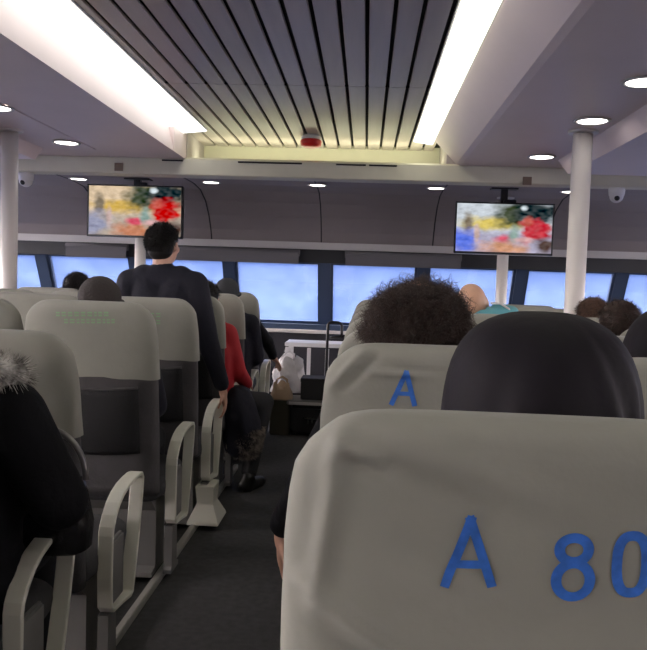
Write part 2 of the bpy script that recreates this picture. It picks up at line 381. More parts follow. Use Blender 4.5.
def tv(p0, p1, Y, cool, label):
    cx = (p0.x+p1.x)/2; cz = (p0.z+p1.z)/2; hw = abs(p1.x-p0.x)/2; hh = abs(p0.z-p1.z)/2
    t = empty('television', (cx, Y, cz), label, 'television', 'televisions hung under the front ceiling')
    MB().box(-hw, hw, .004, .055, -hh, hh).build('body', 'tvb', t, bevel=.006)
    b = .012
    MB().box(-hw, hw, -.012, .004, -hh, -hh+b*1.6).box(-hw, hw, -.012, .004, hh-b, hh).box(-hw, -hw+b, -.012, .004, -hh, hh).box(hw-b, hw, -.012, .004, -hh, hh).build('bezel', 'tvb', t)
    nx, nz = 150, 90; mb = MB(); vs = [(-hw+b+(2*hw-2*b)*i/nx, .002, -hh+b+(2*hh-2*b)*j/nz) for j in range(nz+1) for i in range(nx+1)]
    mb.add(vs, [(j*(nx+1)+i, j*(nx+1)+i+1, (j+1)*(nx+1)+i+1, (j+1)*(nx+1)+i) for j in range(nz) for i in range(nx)])
    me = mb.mesh('screen'); at_ = me.color_attributes.new('picture', 'FLOAT_COLOR', 'POINT')
    for j in range(nz+1):
        for i in range(nx+1):
            c = blob_col(i/nx, j/nz, cool); at_.data[j*(nx+1)+i].color = (max(0, c.x), max(0, c.y), max(0, c.z), 1)
    m = bpy.data.materials.new('screen_picture'); m.use_nodes = True; q = m.node_tree; q.nodes.clear()
    vc = q.nodes.new('ShaderNodeVertexColor'); vc.layer_name = 'picture'; e = q.nodes.new('ShaderNodeEmission'); e.inputs[1].default_value = .36
    oo = q.nodes.new('ShaderNodeOutputMaterial'); q.links.new(vc.outputs[0], e.inputs[0]); q.links.new(e.outputs[0], oo.inputs[0])
    me.materials.append(m); o = bpy.data.objects.new('screen', me); COL.objects.link(o); o.parent = t
    top = E(.90)-cz
    MB().box(-.03, .03, .05, .10, -.1, top).box(-.12, .12, .03, .15, top-.012, top).box(-.10, .10, .05, .065, -.12, .12).build('ceiling_bracket', 'tvb', t)
    MB().box(-.01, .10, .0, .05, hh, hh+.03).build('receiver', 'header', t, bevel=.004)
tv(at(88, 184, 6.95), at(182, 239, 6.95), 6.95, 0, 'wide television with a warm street picture hung at the left, above the standing person')
tv(at(456, 201.5, 6.95), at(552, 256, 6.95), 6.95, 1, 'wide television with a bluish street picture hung on the right side')
# ------------------------------------------------------------------ small ceiling items
p = at(311, 143, 6.30)
t = empty('smoke_detector', (p.x, p.y, E(1.2)), 'small round white detector with a red body on the slatted ceiling', 'smoke detector')
MB().rings([[(q*math.cos(a), q*math.sin(a), h) for a in [2*PI*j/24 for j in range(24)]] for q, h in ((.07, .0), (.085, -.012), (.085, -.03), (.07, -.036))]).build('mounting_ring', 'white', t, smooth=True)
MB().rings([[(q*math.cos(a), q*math.sin(a), h) for a in [2*PI*j/24 for j in range(24)]] for q, h in ((.082, -.036), (.09, -.05), (.085, -.085), (.05, -.098))]).build('red_body', 'redp', t, smooth=True)
for (px, py, lab) in ((616, 190, 'white dome security camera under the beam at the right'), (27, 170, 'white dome security camera under the beam at the left')):
    p = at(px, py, 6.3); t = empty('security_camera', (p.x, 6.28, E(.83)), lab, 'security camera')
    MB().rings([[(q*math.cos(a), q*math.sin(a), h) for a in [2*PI*j/24 for j in range(24)]] for q, h in ((.062, 0), (.065, -.02), (.06, -.06), (.055, -.062))]).build('housing', 'white', t, smooth=True)
    dm = MB().ell((0, 0, -.065), (.055, .055, .055)).build('dome', 'white', t, smooth=True)
    MB().ell((-.008, -.042, -.085), (.022, .018, .022)).build('lens', 'tvb', dm, smooth=True)
for (px, py, lab) in ((119, 167, 'small brown square plate on the beam above the left television'), (527, 181, 'small brown square plate on the beam above the right television')):
    p = at(px, py, 6.2); o = MB().box(-.036, .036, -.008, 0, -.033, .033).build('plate', 'signb', bevel=.002); o.location = (p.x, 6.198, p.z); tag(o, lab, 'sign')
# oval sticker on left coaming face
t0 = Vector((-1.535, 0, E(.97))); t1 = Vector((-1.60, 0, E(1.21))); fd = (t1-t0).normalized(); nrm = Vector((fd.z, 0, -fd.x))
mb = MB(); yc_ = 2.92; c0 = t0.lerp(t1, .42)
o1 = [(c0+fd*.038*math.sin(a)+Vector((0, yc_+.085*math.cos(a), 0))+nrm*.002) for a in [2*PI*j/32 for j in range(32)]]
o2 = [(c0+fd*.022*math.sin(a)+Vector((0, yc_+.065*math.cos(a), 0))+nrm*.002) for a in [2*PI*j/32 for j in range(32)]]
st = empty('oval_sticker', (c0.x, yc_, c0.z), 'oval red and white sticker on the left ceiling coaming', 'sticker')
off = Matrix.Translation(-Vector((c0.x, yc_, c0.z)))
mb.rings([[p+nrm*.002 for p in o1], o2], cap=False); mb.xf(off); mb.build('red_border', 'pink', st)
mb = MB().add([p+nrm*.001 for p in o1], [tuple(range(32))]); mb.xf(off); mb.build('pale_field', 'trim', st)
mb = MB()
for k in (-1, 0, 1): mb.add([c0+Vector((0, yc_+k*.028+dx, 0))+fd*dz+nrm*.005 for dx, dz in ((-.009, -.012), (.009, -.012), (.009, .012), (-.009, .012))], [(0,1,2,3)])
mb.xf(off); mb.build('mark', 'pink', st)
# roller blinds at window heads
for (x0, x1, lab) in ((at(152, 250, 8.1).x, at(300, 250, 8.1).x, 'long grey roller blind rolled up over the windows right of the standing person'),
                      (at(345, 250, 8.1).x, at(462, 250, 8.1).x, 'grey roller blind rolled up over the windows above the curly head'),
                      (at(66, 250, 8.1).x, at(128, 250, 8.1).x, 'short dark grey roller blind rolled up left of the left slim post')):
    t = empty('roller_blind', ((x0+x1)/2, 8.10, E(.26)), lab, 'blind', 'rolled-up window blinds'); h = (x1-x0)/2
    MB().tube([(-h, 0, .03), (h, 0, .03)], .035, 16).build('roll', 'blind', t, smooth=True)
    MB().box(-h+.01, h-.01, -.036, -.030, -.075, .03).build('fabric', 'blind', t)
    MB().box(-h+.01, h-.01, -.042, -.026, -.088, -.075).build('bottom_bar', 'blind', t)
# ------------------------------------------------------------------ seats
ST = 1.21
WK = [(0, .150), (.003, .180), (.010, .198), (.022, .215), (.04, .235), (.065, .250), (.10, .256), (.16, .262), (.30, .265), (.55, .262), (.80, .255)]
TK = [(0, .010), (.003, .022), (.010, .034), (.022, .042), (.04, .047), (.10, .052), (.3, .058), (.6, .066), (.8, .066)]
def interp(K, d):
    for i in range(len(K)-1):
        if d <= K[i+1][0]:
            t = (d-K[i][0])/(K[i+1][0]-K[i][0]); return K[i][1]*(1-t)+K[i+1][1]*t
    return K[-1][1]
LEAN = .17; NEXP = 3.2
def back_prof(d, off=0):   # half width, half thickness, centre y, at distance d below the top
    w = interp(WK, max(d, 0))+off; t = interp(TK, max(d, 0))+off
    return w, t, LEAN*d+interp(TK, .10)+.006
def ring_at(d, top, off, seg=56, creases=None, wav=0):
    w, t, yc = back_prof(d, off); q = []
    for j in range(seg):
        a = 2*PI*j/seg; c, s = math.cos(a), math.sin(a)
        x = w*math.copysign(abs(c)**(2/NEXP), c); y = t*math.copysign(abs(s)**(2/NEXP), s)
        z = top-d
        if wav: z += wav*math.sin(x*17+1)+wav*.6*math.sin(x*41)
        if creases: k = creases(x, z); y -= k if s < 0 else 0; x += (k*.6 if c < 0 else -k*.6)*abs(c)**3*-1
        q.append((x, yc+y, z))
    return q
def rear_y(x, z, top, off, creases=None):
    w, t, yc = back_prof(top-z, off); u = min(.999, abs(x)/w)
    y = yc-t*(1-u**NEXP)**(1/NEXP)
    return y-(creases(x, z) if creases else 0)
DS = [0, .002, .006, .012, .022, .034, .05, .07, .09, .12, .15, .18, .21, .24, .27, .30]
def seg_crease(lst):
    def f(x, z):
        v = 0
        for x0, z0, x1, z1, amp, wd in lst:
            dx, dz = x1-x0, z1-z0; L2 = dx*dx+dz*dz; t = ((x-x0)*dx+(z-z0)*dz)/L2; tc_ = max(0, min(1, t))
            d = math.hypot(x-x0-dx*tc_, z-z0-dz*tc_)
            side = ((x-x0)*dz-(z-z0)*dx)/math.sqrt(L2)
            v += amp*math.exp(-(d/wd)**2)*(1 if True else side)*math.sin(PI*min(1, max(0, .12+.76*tc_)))
        return v
    return f
def pseudo(seed, amp=.0022):
    return lambda x, z: amp*noise.noise(Vector((x*9, z*7, seed)))+amp*.7*noise.noise(Vector((x*4+z*13, z*5, seed+9)))
def cover_mesh(top, length, crs=None, dense=False, wav=.004):
    if dense: ds = [0, .002, .006, .012]+[.018+.006*k for k in range(int((length-.018)/.006)+1)]
    else: ds = DS+[length]
    rs = [ring_at(d, top, .007, 160 if dense else 64, crs, wav*(d/length)**4) for d in ds]
    rs.reverse(); mb = MB(); mb.rings(rs, cap=False); n = len(rs[0]); k = len(mb.v)
    mb.f.append(tuple(range(k-n, k)))
    return mb
def make_seat(top=ST, crs=None, dense=False, arm=0, foot=False, length=.305, cov='cover'):
    t = empty('passenger_seat', (0, 0, 0))
    rs = [ring_at(d, top-.004-(.008 if crs else 0), -.011 if crs else 0, 40) for d in [0, .003, .01, .03, .07, .15, .25, .4, .55, .68, .76, .80]]
    rs.reverse(); b = MB().rings(rs).build('backrest', 'shell', t, smooth=True)
    cover_mesh(top, length, crs or pseudo(random.random()*50), dense).build('headrest_cover', cov, t, smooth=True)
    # magazine pocket
    mb = MB(); n = 13
    for (zz, pr) in ((.60, .004), (.62, .018), (.72, .026), (.84, .02), (.87, .012)):
        mb.v += [(x, rear_y(x, zz, top, 0)-pr*(1-(abs(x)/.21)**4)-.001, zz-.012*math.cos(x*7)) for x in [-.20+.4*i/(n-1) for i in range(n)]]
    for i in range(4):
        for j in range(n-1): mb.f.append((i*n+j, i*n+j+1, (i+1)*n+j+1, (i+1)*n+j))
    pk = mb.build('magazine_pocket', 'pocket', t, smooth=True, solid=.004)
    MB().tube([(x, rear_y(x, .87, top, 0)-.014, .87-.012*math.cos(x*7)+.002) for x in [-.20+.4*i/12 for i in range(13)]], .006, 8).build('pocket_hem', 'shell', pk, smooth=True)
    # cushion: rounded loft along y
    rs = []
    for y, hw, z0, z1 in ((.245, .225, .36, .445), (.26, .245, .345, .46), (.40, .250, .335, .462), (.55, .250, .335, .472), (.63, .246, .345, .468), (.66, .235, .365, .445)):
        q = []
        for j in range(28):
            a = 2*PI*j/28; c, s = math.cos(a), math.sin(a)
            q.append((hw*math.copysign(abs(c)**.35, c), y, (z0+z1)/2+(z1-z0)/2*math.copysign(abs(s)**.6, s)))
        rs.append(q)
    MB().rings(rs).build('seat_cushion', 'cushion', t, smooth=True)
    MB().rings([[(x, y, z) for x, y in ((-.20, y0), (.20, y0), (.20, y1), (-.20, y1))] for z, y0, y1 in ((0, .30, .56), (.02, .30, .56), (.03, .36, .50), (.28, .36, .50), (.345, .28, .60))]).build('pedestal', 'grey', t)
    if arm:
        cx = .268*arm; pts = [(.345, .49), (.352, .515), (.375, .547), (.41, .578), (.455, .60), (.51, .614), (.57, .62), (.63, .622), (.665, .617), (.678, .60), (.676, .575), (.66, .50), (.635, .40), (.605, .30), (.575, .21), (.555, .205), (.46, .22), (.37, .23), (.348, .25), (.342, .35)]
        pts = [Vector((0, y, z)) for y, z in pts]; rs = []; n = len(pts)
        for i in range(n):
            tg = (pts[(i+1) % n]-pts[i-1]).normalized(); nn = Vector((0, tg.z, -tg.y)); p = pts[i]; h = .0075; w = .028
            rs.append([(cx+sx*(w-.003*(abs(sn) == 1 and e)), *(p+nn*h*sn)[1:]) for sx, sn, e in ((-1, -1, 1), (-1, 1, 1), (1, 1, 1), (1, -1, 1))])
        o = MB().rings(rs, closed=True).build('armrest', 'cream', t, bevel=0)
        md = o.modifiers.new('b', 'BEVEL'); md.width = .004; md.segments = 2
        MB().rings([[(cx-arm*.012+sx*.018, y, z) for sx, y in ((-1, y0), (1, y0), (1, y1), (-1, y1))] for z, y0, y1 in ((0, .35, .48), (.02, .35, .48), (.03, .36, .45), (.21, .365, .44))]).build('arm_support', 'grey', t)
        MB().box(cx-.012, cx+.012, .36, .50, .235, .46).build('arm_panel', 'grey', t, bevel=.008)
        if foot:
            MB().rings([[(cx+sx*w, .41+sy*l, z) for sx, sy in ((-1, -1), (1, -1), (1, 1), (-1, 1))] for z, w, l in ((.0, .085, .12), (.015, .083, .118), (.10, .045, .06), (.11, .045, .06), (.20, .05, .08))]).build('foot_cover', 'cream', t, bevel=.003)
    return t
LX = [-1.09, -1.64, -2.19]; RX = [.18, .73, 1.28]
LZ = .03
LY = [1.38, 2.03, 2.86, 3.58, 4.30, 5.02, 5.74]
RY = [.80, 1.55, 2.29, 3.03, 3.77, 4.51, 5.25, 5.99]
ordn = ['first', 'second', 'third', 'fourth', 'fifth', 'sixth', 'seventh', 'eighth']
colw = ['aisle', 'middle', 'inner']
# near seat: creases from the photograph's folds, in the seat's own x,z
def loc(px, py, Y, x0): p = at(px, py, Y); return p.x-x0, p.z
cr = []
for (x0, y0, x1, y1, amp, wd) in ((300, 585, 410, 660, .013, .012), (325, 640, 430, 700, -.010, .013), (395, 455, 530, 524, -.010, .010), (400, 432, 560, 500, .007, .014), (335, 434, 378, 452, .010, .008), (345, 452, 384, 470, -.008, .007), (342, 425, 310, 610, .008, .012),
                                  (395, 535, 470, 578, -.003, .012), (390, 560, 460, 600, .003, .010), (345, 418, 320, 470, .004, .01), (480, 640, 600, 600, -.003, .02), (520, 470, 647, 455, .002, .03)):
    a = loc(x0, y0, .83, RX[0]); b = loc(x1, y1, .83, RX[0]); cr.append((*a, *b, amp, wd))
ncr = seg_crease(cr); ps = pseudo(3, .002)
near_cr = lambda x, z: max(-.011, ncr(x, z)+ps(x, z))
r2 = []
for (x0, y0, x1, y1, amp, wd) in ((330, 392, 368, 350, .010, .010), (372, 376, 425, 380, .007, .007), (345, 395, 378, 360, -.007, .008), (395, 372, 440, 376, -.004, .006)):
    a = loc(x0, y0, 1.58, RX[0]); b = loc(x1, y1, 1.58, RX[0]); r2.append((*a, *b, amp, wd))
rcr = seg_crease(r2); ps2 = pseudo(8, .003)
row2_cr = lambda x, z: rcr(x, z)+ps2(x, z)
def stroke(path, wid, top, crs, off=.0078, n=40):
    "flat printed stroke following the cover's rear surface; path in local x,z"
    P = [Vector((x, 0, z)) for x, z in path]; S = []
    closed = (P[0]-P[-1]).length < 1e-6
    for i in range(len(P)-1):
        m = max(2, int((P[i+1]-P[i]).length/.0025)); S += [P[i].lerp(P[i+1], k/m) for k in range(m)]
    S.append(P[-1]); mb = MB(); m = len(S); W = 5
    for i, p in enumerate(S):
        if closed: t = S[(i+1) % (m-1)]-S[i-1 if i else m-2]
        else: t = S[min(i+1, m-1)]-S[max(i-1, 0)]
        t.normalize(); nn = Vector((t.z, 0, -t.x))
        for k in range(W):
            q = p+nn*wid*(k/(W-1)-.5); mb.v.append((q.x, rear_y(q.x, q.z, top, off, crs)-.0006, q.z))
    for i in range(m-1):
        for k in range(W-1): mb.f.append((i*W+k, i*W+k+1, (i+1)*W+k+1, (i+1)*W+k))
    return mb
def merge(mbs):
    r_ = MB()
    for m_ in mbs: r_.add(m_.v, m_.f)
    return r_
# --- near right seat with A 80
def LP(px, py, Y, x0): return loc(px, py, Y+.01, x0)
s = make_seat(ST, near_cr, True, arm=-1, length=.37); s.location = (RX[0]+.002, RY[0], -.006)
tag(s, 'nearest passenger seat on the right with A 80 printed in blue on its pale cover', 'seat')
Yn = .824
def PX(l): return [loc(x, y, Yn, RX[0]) for x, y in l]
letA = merge([stroke(PX([(470, 509), (443, 583)]), .0105, ST, near_cr), stroke(PX([(467, 509), (491, 583)]), .0105, ST, near_cr, .0079), stroke(PX([(454, 559), (485, 559)]), .010, ST, near_cr, .0080)])
letA.build('letter_a', 'ink', s, smooth=True)
def oval(cx, cy, rx, ry, n=36, ex=2.0):
    return [(cx+rx*math.copysign(abs(math.cos(2*PI*i/n))**(2/ex), math.cos(2*PI*i/n)), cy+ry*math.copysign(abs(math.sin(2*PI*i/n))**(2/ex), math.sin(2*PI*i/n))) for i in range(n)]+[(cx+rx, cy)]
d8 = merge([stroke(PX(oval(571.5, 543, 14.5, 12.5)), .0115, ST, near_cr), stroke(PX(oval(571.5, 575, 17, 18)), .0115, ST, near_cr, .0079)])
d8.build('digit_eight', 'ink', s, smooth=True)
stroke(PX(oval(630, 559, 15, 30, ex=2.6)), .0115, ST, near_cr).build('digit_zero', 'ink', s, smooth=True)
# --- second right seat with A
s = make_seat(ST, row2_cr, True, arm=-1); s.location = (RX[0], RY[1], .01)
tag(s, 'pale covered seat with a blue letter A, in front of the A 80 seat', 'seat')
Yn = 1.555
merge([stroke(PX([(407, 376), (391, 411)]), .0105, ST, row2_cr), stroke(PX([(406, 376), (415, 412)]), .0105, ST, row2_cr, .0079), stroke(PX([(398, 399), (412, 399.5)]), .009, ST, row2_cr, .0080)]).build('letter_a', 'ink', s, smooth=True)
proto_plain = make_seat(); used = []
proto_armR = make_seat(arm=1); proto_armL = make_seat(arm=-1); proto_foot = make_seat(arm=1, foot=True)
proto_low = make_seat(top=1.18, arm=1)
def place(proto, x, y, z, label, group):
    if proto not in used: used.append(proto); o = proto
    else: o = copy_tree(proto)
    o.location = (x, y, z); tag(o, label, 'seat', group); return o
for i in range(8):
    for c in range(3):
        if (c == 0 and i < 2) or (c == 2 and i in (0, 5)): continue
        pr = proto_armL if c == 0 else proto_plain
        place(pr, RX[c], RY[i], 0, 'pale covered seat right of the aisle, %s row from the camera, %s column' % (ordn[i], ['aisle', 'middle', 'outer'][c]), 'seats on the right of the aisle')
lab = {0: 'seat at the left edge of the photo that the fur-collared person sits in', 1: 'nearest left aisle seat, low and reclined, beside the black coat', 2: 'left aisle seat with faint green print on its pale cover',
       3: 'left aisle seat directly behind the standing person', 4: 'left aisle seat of the person in red, just ahead of the standing person', 5: 'left aisle seat of the person in the charcoal hat', 6: 'farthest left aisle seat before the open front area'}
s2 = None
for i in range(7):
    for c in range(3):
        if c > (0, 1, 1, 2, 2, 2, 2)[i]: continue
        pr = (proto_low if i == 1 else proto_foot if i == 3 else proto_armR) if c == 0 else proto_plain
        l = lab[i] if c == 0 else 'pale covered seat left of the aisle, %s row from the camera, %s column' % (ordn[i], ['', 'middle', 'outer'][c])
        o = place(pr, LX[c], LY[i], LZ if i != 1 else 0, l, 'seats on the left of the aisle')
        if i == 2 and c == 0: s2 = o
        if i == 3 and c == 0: s3 = o
# faint unreadable green print on the third-row left cover
for so, Yp, rows in ((s2, LY[2]+.03, [(58, 112, 314), (66, 116, 321)]), (s3, LY[3]+.03, [(132, 160, 315), (134, 158, 322)])):
    random.seed(5); mbs = []
    for (xa, xb, py) in rows:
        x = xa
        while x < xb:
            w = random.uniform(3, 6)
            for dy in (-1.6, 1.2):
                a = at(x, py+dy, Yp); b = at(x+w*.8, py+dy, Yp)
                mbs.append(stroke([(a.x-LX[0], a.z-LZ), (b.x-LX[0], b.z-LZ)], .0065, ST, None, .0105))
            x += w+1
    merge(mbs).build('green_print', 'green', so)
# ------------------------------------------------------------------ people
def frame(u, n):
    u = Vector(u).normalized(); n = Vector(n); n = (n-u*n.dot(u)).normalized(); return u, n, u.cross(n)
def hand(mb, W, u, n, side, curl=.5):
    u, n, s = frame(u, n); W = Vector(W); s = s*side
    rot = Matrix((s, u, n)).transposed()
    mb.cap(W-u*.02, .026, W+u*.02, .025); mb.ell(W+u*.05, (.040, .052, .017), rot)
    for k, (o, Ln) in enumerate(((-.030, .062), (-.010, .076), (.011, .080), (.031, .070))):
        p = W+u*.088+s*o; d = (u+s*o*1.5).normalized(); a = curl*.5
        for q in range(3):
            dd = (d*math.cos(a)+n*math.sin(a)).normalized(); e = p+dd*Ln*(.45, .32, .25)[q]
            mb.cap(p, .0095-.0008*q, e, .0088-.0008*q, 8); p = e; a += curl*.75
    p = W+u*.025+s*.034
    d = (u*.6+s*.7+n*.25).normalized()
    for q in range(2):
        e = p+d*(.042, .034)[q]; mb.cap(p, .0125-.002*q, e, .0105-.002*q, 8); p = e; d = (d+u*.45-s*.25+n*.2).normalized()
SEAT = dict(pelvis=(0, .40, .53), chest=(0, .32, .86), neck=(0, .285, 1.05), head=(0, .275, 1.205),
            sh=[(-.165, .30, 1.0), (.165, .30, 1.0)], el=[(-.205, .40, .74), (.205, .40, .74)], wr=[(-.09, .60, .66), (.09, .60, .66)],
            hip=[(-.085, .40, .52), (.085, .40, .52)], kn=[(-.10, .73, .53), (.10, .73, .53)], an=[(-.10, .70, .10), (.10, .70, .10)],
            hd=[(.5, .8, -.2), (-.5, .8, -.2)], hn=[(0, -.2, -1), (0, -.2, -1)])
def person(loc, label, top='black', skin='skin', hair='hair', style='short', yawh=0, tilt=0, rollh=0, bulk=1.0, voxel=.012, group=None, pose=None, rz=0, toe=None, curl=.5, base=SEAT, strands=1600):
    J = dict(base); J.update(pose or {}); V = lambda k: Vector(J[k])
    t = empty('person', loc, label, 'person', group, rz)
    H = V('head'); RH = Euler((tilt, rollh, yawh)).to_matrix()
    h = lambda x, y, z: H+RH @ Vector((x, y, z))
    b = MB()
    # head
    b.ell(h(0, -.008, .022), (.076, .094, .092), RH); b.ell(h(0, .03, -.035), (.058, .062, .075), RH); b.ell(h(0, .05, -.075), (.036, .038, .030), RH)
    b.cap(h(0, .088, .012), .010, h(0, .108, -.024), .013, 8); b.ell(h(0, .100, -.028), (.018, .012, .010), RH)
    b.cap(h(-.035, .080, .022), .010, h(.035, .080, .022), .010, 8); b.ell(h(0, .086, -.055), (.024, .012, .010), RH)
    for s in (-1, 1):
        b.ell(h(s*.077, -.006, -.008), (.011, .018, .031), RH); b.ell(h(s*.045, .060, -.02), (.02, .02, .02), RH)
    b.cap(V('neck')-Vector((0, 0, .03)), .060, h(0, -.022, -.05), .052)
    c, p, nk = V('chest'), V('pelvis'), V('neck')
    def torso(m, k, low=True):
        m.cap(c+Vector((-.07, 0, 0)), .105*k, c+Vector((.07, 0, 0)), .105*k)
        for s in (0, 1):
            sg = (-1, 1)[s]; sh = Vector(J['sh'][s])
            m.cap(c+Vector((sg*.07, 0, 0)), .105*k, p+Vector((sg*.06, 0, .05)), .10*k)
            m.cap(c+Vector((sg*.06, -.01, .03)), .10*k, sh*.55+nk*.45, .062*k); m.cap(nk-Vector((0, 0, .03)), .062*k, sh, .062*k)
        if low: m.cap(p+Vector((-.07, 0, 0)), .11*k, p+Vector((.07, 0, 0)), .11*k)
    torso(b, .86)
    for s in (0, 1):
        sh, el, wr = (Vector(J[q][s]) for q in ('sh', 'el', 'wr')); b.cap(sh, .050, el, .038); b.cap(el, .038, wr, .026)
        hp, kn, an = (Vector(J[q][s]) for q in ('hip', 'kn', 'an')); b.cap(hp, .078, kn, .052); b.cap(kn, .050, an, .034); b.cap(an, .034, an+Vector((0, .13, -.06)), .025)
        hand(b, wr+Vector(J['hd'][s]).normalized()*.025, J['hd'][s], J['hn'][s], (1, -1)[s], curl)
    b.remesh('body', skin, t, voxel, 3)
    for s in (-1, 1):
        e = MB().ell(h(s*.030, .079, .002), (.0125, .012, .0125), RH, 12, 8).build('eye', 'eyew', t, smooth=True)
    MB().ell(h(0, .094, -.055), (.021, .007, .006), RH, 12, 6).build('mouth', 'lip', t, smooth=True)
    # clothes
    j = MB(); torso(j, 1.06*bulk, True)
    for s in (0, 1):
        sh, el, wr = (Vector(J[q][s]) for q in ('sh', 'el', 'wr')); j.cap(sh, .068*bulk, el, .056*bulk); j.cap(el, .056*bulk, wr.lerp(el, .06), .041*bulk)
    j.cap(nk-Vector((0, 0, .02)), .072, nk+Vector((0, 0, .005)), .066)
    j.remesh('jacket', top, t, voxel*1.1, 5)
    q = MB(); q.cap(p+Vector((-.07, 0, -.01)), .112, p+Vector((.07, 0, -.01)), .112)
    for s in (0, 1):
        hp, kn, an = (Vector(J[k_][s]) for k_ in ('hip', 'kn', 'an')); q.cap(hp, .094, kn, .070); q.cap(kn, .069, an+Vector((0, 0, .02)), .052)
    q.remesh('trousers', 'trouser', t, voxel*1.2, 4)
    for s in (0, 1):
        an = Vector(J['an'][s]); td = Vector((0, 1, 0)) if not toe else Vector(toe).normalized()
        z0 = an.z-.10+.045; m_ = MB(); m_.cap((an.x, an.y-.02, an.z-.01), .046, (an.x, an.y, z0), .043); q0 = Vector((an.x, an.y, z0)); m_.cap(q0-td*.04, .044, q0+td*.12+Vector((0, 0, -.008)), .036)
        m_.box(an.x-.03, an.x+.03, an.y-.04, an.y+.05, an.z-.10, an.z-.06)
        m_.remesh('shoe', 'shoe', t, .012, 3)
    # hair / headwear
    rnd = random.Random(hash(label) % 1000 if False else len(label)*7)
    def strandset(mb, cnt, cen, rad, ln, wd, ok, droop=.3, jit=.4):
        n = 0
        while n < cnt:
            d = Vector((rnd.gauss(0, 1), rnd.gauss(0, 1), rnd.gauss(0, 1))).normalized()
            if not ok(d): continue
            n += 1
            pt = Vector((cen[0]+d.x*rad[0], cen[1]+d.y*rad[1], cen[2]+d.z*rad[2]))
            dr = (d*(.5)+Vector((rnd.uniform(-jit, jit), -.25+rnd.uniform(-jit, jit), -droop+rnd.uniform(-jit, jit)))).normalized()
            sd = d.cross(dr).normalized()*wd; p0 = pt-d*.004; p1 = pt+dr*ln*.55+d*.003; p2 = pt+dr*ln
            A = [h(*(p0-sd)), h(*(p0+sd)), h(*(p1+sd*.8)), h(*(p1-sd*.8)), h(*p2)]
            mb.add(A, [(0, 1, 2, 3), (3, 2, 4)])
    okh = lambda d: (d.z > .05+.75*max(0, d.y)) or (d.y < -.15 and d.z > -.62)
    if style == 'short':
        m_ = MB(); m_.ell(h(0, -.022, .034), (.085, .096, .092), RH); m_.ell(h(0, -.045, -.02), (.074, .066, .07), RH)
        o_ = m_.remesh('hair', hair, t, .009, 2)
        s_m = MB(); strandset(s_m, strands*2, (0, -.022, .03), (.083, .095, .091), .026, .0012, okh, .6, .42)
        s_m.build('hair_strands', hair, o_)['kind'] = 'stuff'
    elif style == 'curly':
        m_ = MB(); m_.ell(h(0, -.03, .025), (.094, .092, .080), RH); m_.ell(h(0, -.045, -.05), (.098, .07, .07), RH)
        o_ = m_.remesh('hair', hair, t, .012, 2)
        s_m = MB(); n = 0
        while n < strands:
            d = Vector((rnd.gauss(0, 1), rnd.gauss(0, 1), rnd.gauss(0, 1))).normalized()
            if d.y > .55 and d.z < .5: continue
            n += 1; lump = 1+.16*noise.noise(d*2.6+Vector((4, 1, 7)))
            base_ = Vector((d.x*.114*lump*(1.06 if d.z < 0 else 1), -.035+d.y*.108*lump, .004+d.z*.104*lump)); R_ = rnd.uniform(.005, .011); turns = rnd.uniform(.8, 2.2); Ls = rnd.uniform(.025, .05)
            ax = (d*1.0+Vector((rnd.uniform(-.9, .9), rnd.uniform(-.9, .9), rnd.uniform(-1.2, .3)))).normalized(); u_ = ax.orthogonal().normalized(); w_ = ax.cross(u_); ph = rnd.uniform(0, 6)
            pts = [h(*(base_-d*.012+ax*(Ls*k/12)+(u_*math.cos(ph+turns*2*PI*k/12)+w_*math.sin(ph+turns*2*PI*k/12))*R_*(.4+.6*k/12))) for k in range(13)]
            s_m.tube(pts, lambda f: .0012*(1.15-f), 4)
        s_m.build('curls', hair, o_, smooth=True)['kind'] = 'stuff'
    elif style == 'scarf':
        prof_ = [(.128, .030), (.122, .060), (.108, .088), (.085, .110), (.055, .125), (.015, .134), (-.03, .137), (-.08, .136), (-.13, .140), (-.17, .165), (-.205, .20)]
        rs = []; SEG = 180
        for (z_, rr) in prof_:
            ring_ = []
            for k in range(SEG):
                a = 2*PI*k/SEG; fold = 1+(.03*math.sin(a*3+z_*16+1)+.018*math.sin(a*7-z_*25+2)+.07*math.exp(-((a-5.25+z_*2.2)/.07)**2)-.06*math.exp(-((a-5.40+z_*2.0)/.06)**2)+.05*math.exp(-((a-5.62+z_*1.4)/.08)**2)-.04*math.exp(-((a-4.1-z_*1.4)/.12)**2))*min(1, (.128-z_)*6)
                fr = 1-.18*max(0, math.sin(a))
                ring_.append(h(rr*fold*math.cos(a), -.012+rr*1.02*fold*fr*math.sin(a), z_))
            rs.append(ring_)
        m_ = MB(); n_ = SEG
        for q_ in rs: m_.v += [tuple(v) for v in q_]
        for i in range(len(rs)-1):
            for k in range(SEG):
                a = 2*PI*(k+.5)/SEG
                if 2 <= i <= 6 and abs(a-PI/2) < .62*math.sin(PI*(i-1)/6.5+.1): continue   # face opening
                k2 = (k+1) % SEG; m_.f.append((i*n_+k, i*n_+k2, (i+1)*n_+k2, (i+1)*n_+k))
        m_.f.append(tuple(range(n_)))
        o_ = m_.build('headscarf', hair, t, smooth=True, solid=.004, sub=1)
    elif style in ('cap', 'hat'):
        m_ = MB(); m_.ell(h(0, -.020, .040), (.089, .104, .090), RH); o_ = m_.remesh('knit_cap' if style == 'cap' else 'hat', hair, t, .009, 2)
        rs = [h(.090*math.cos(a), -.02+.105*math.sin(a), .012+.012*math.sin(a)) for a in [2*PI*k/40 for k in range(40)]]
        MB().tube(rs, .013, 8, closed=True).build('cap_brim', hair, o_, smooth=True)
        m_ = MB(); m_.ell(h(0, -.040, -.025), (.074, .066, .05), RH); m_.remesh('hair', 'hair', t, .01, 2)
    return t, h
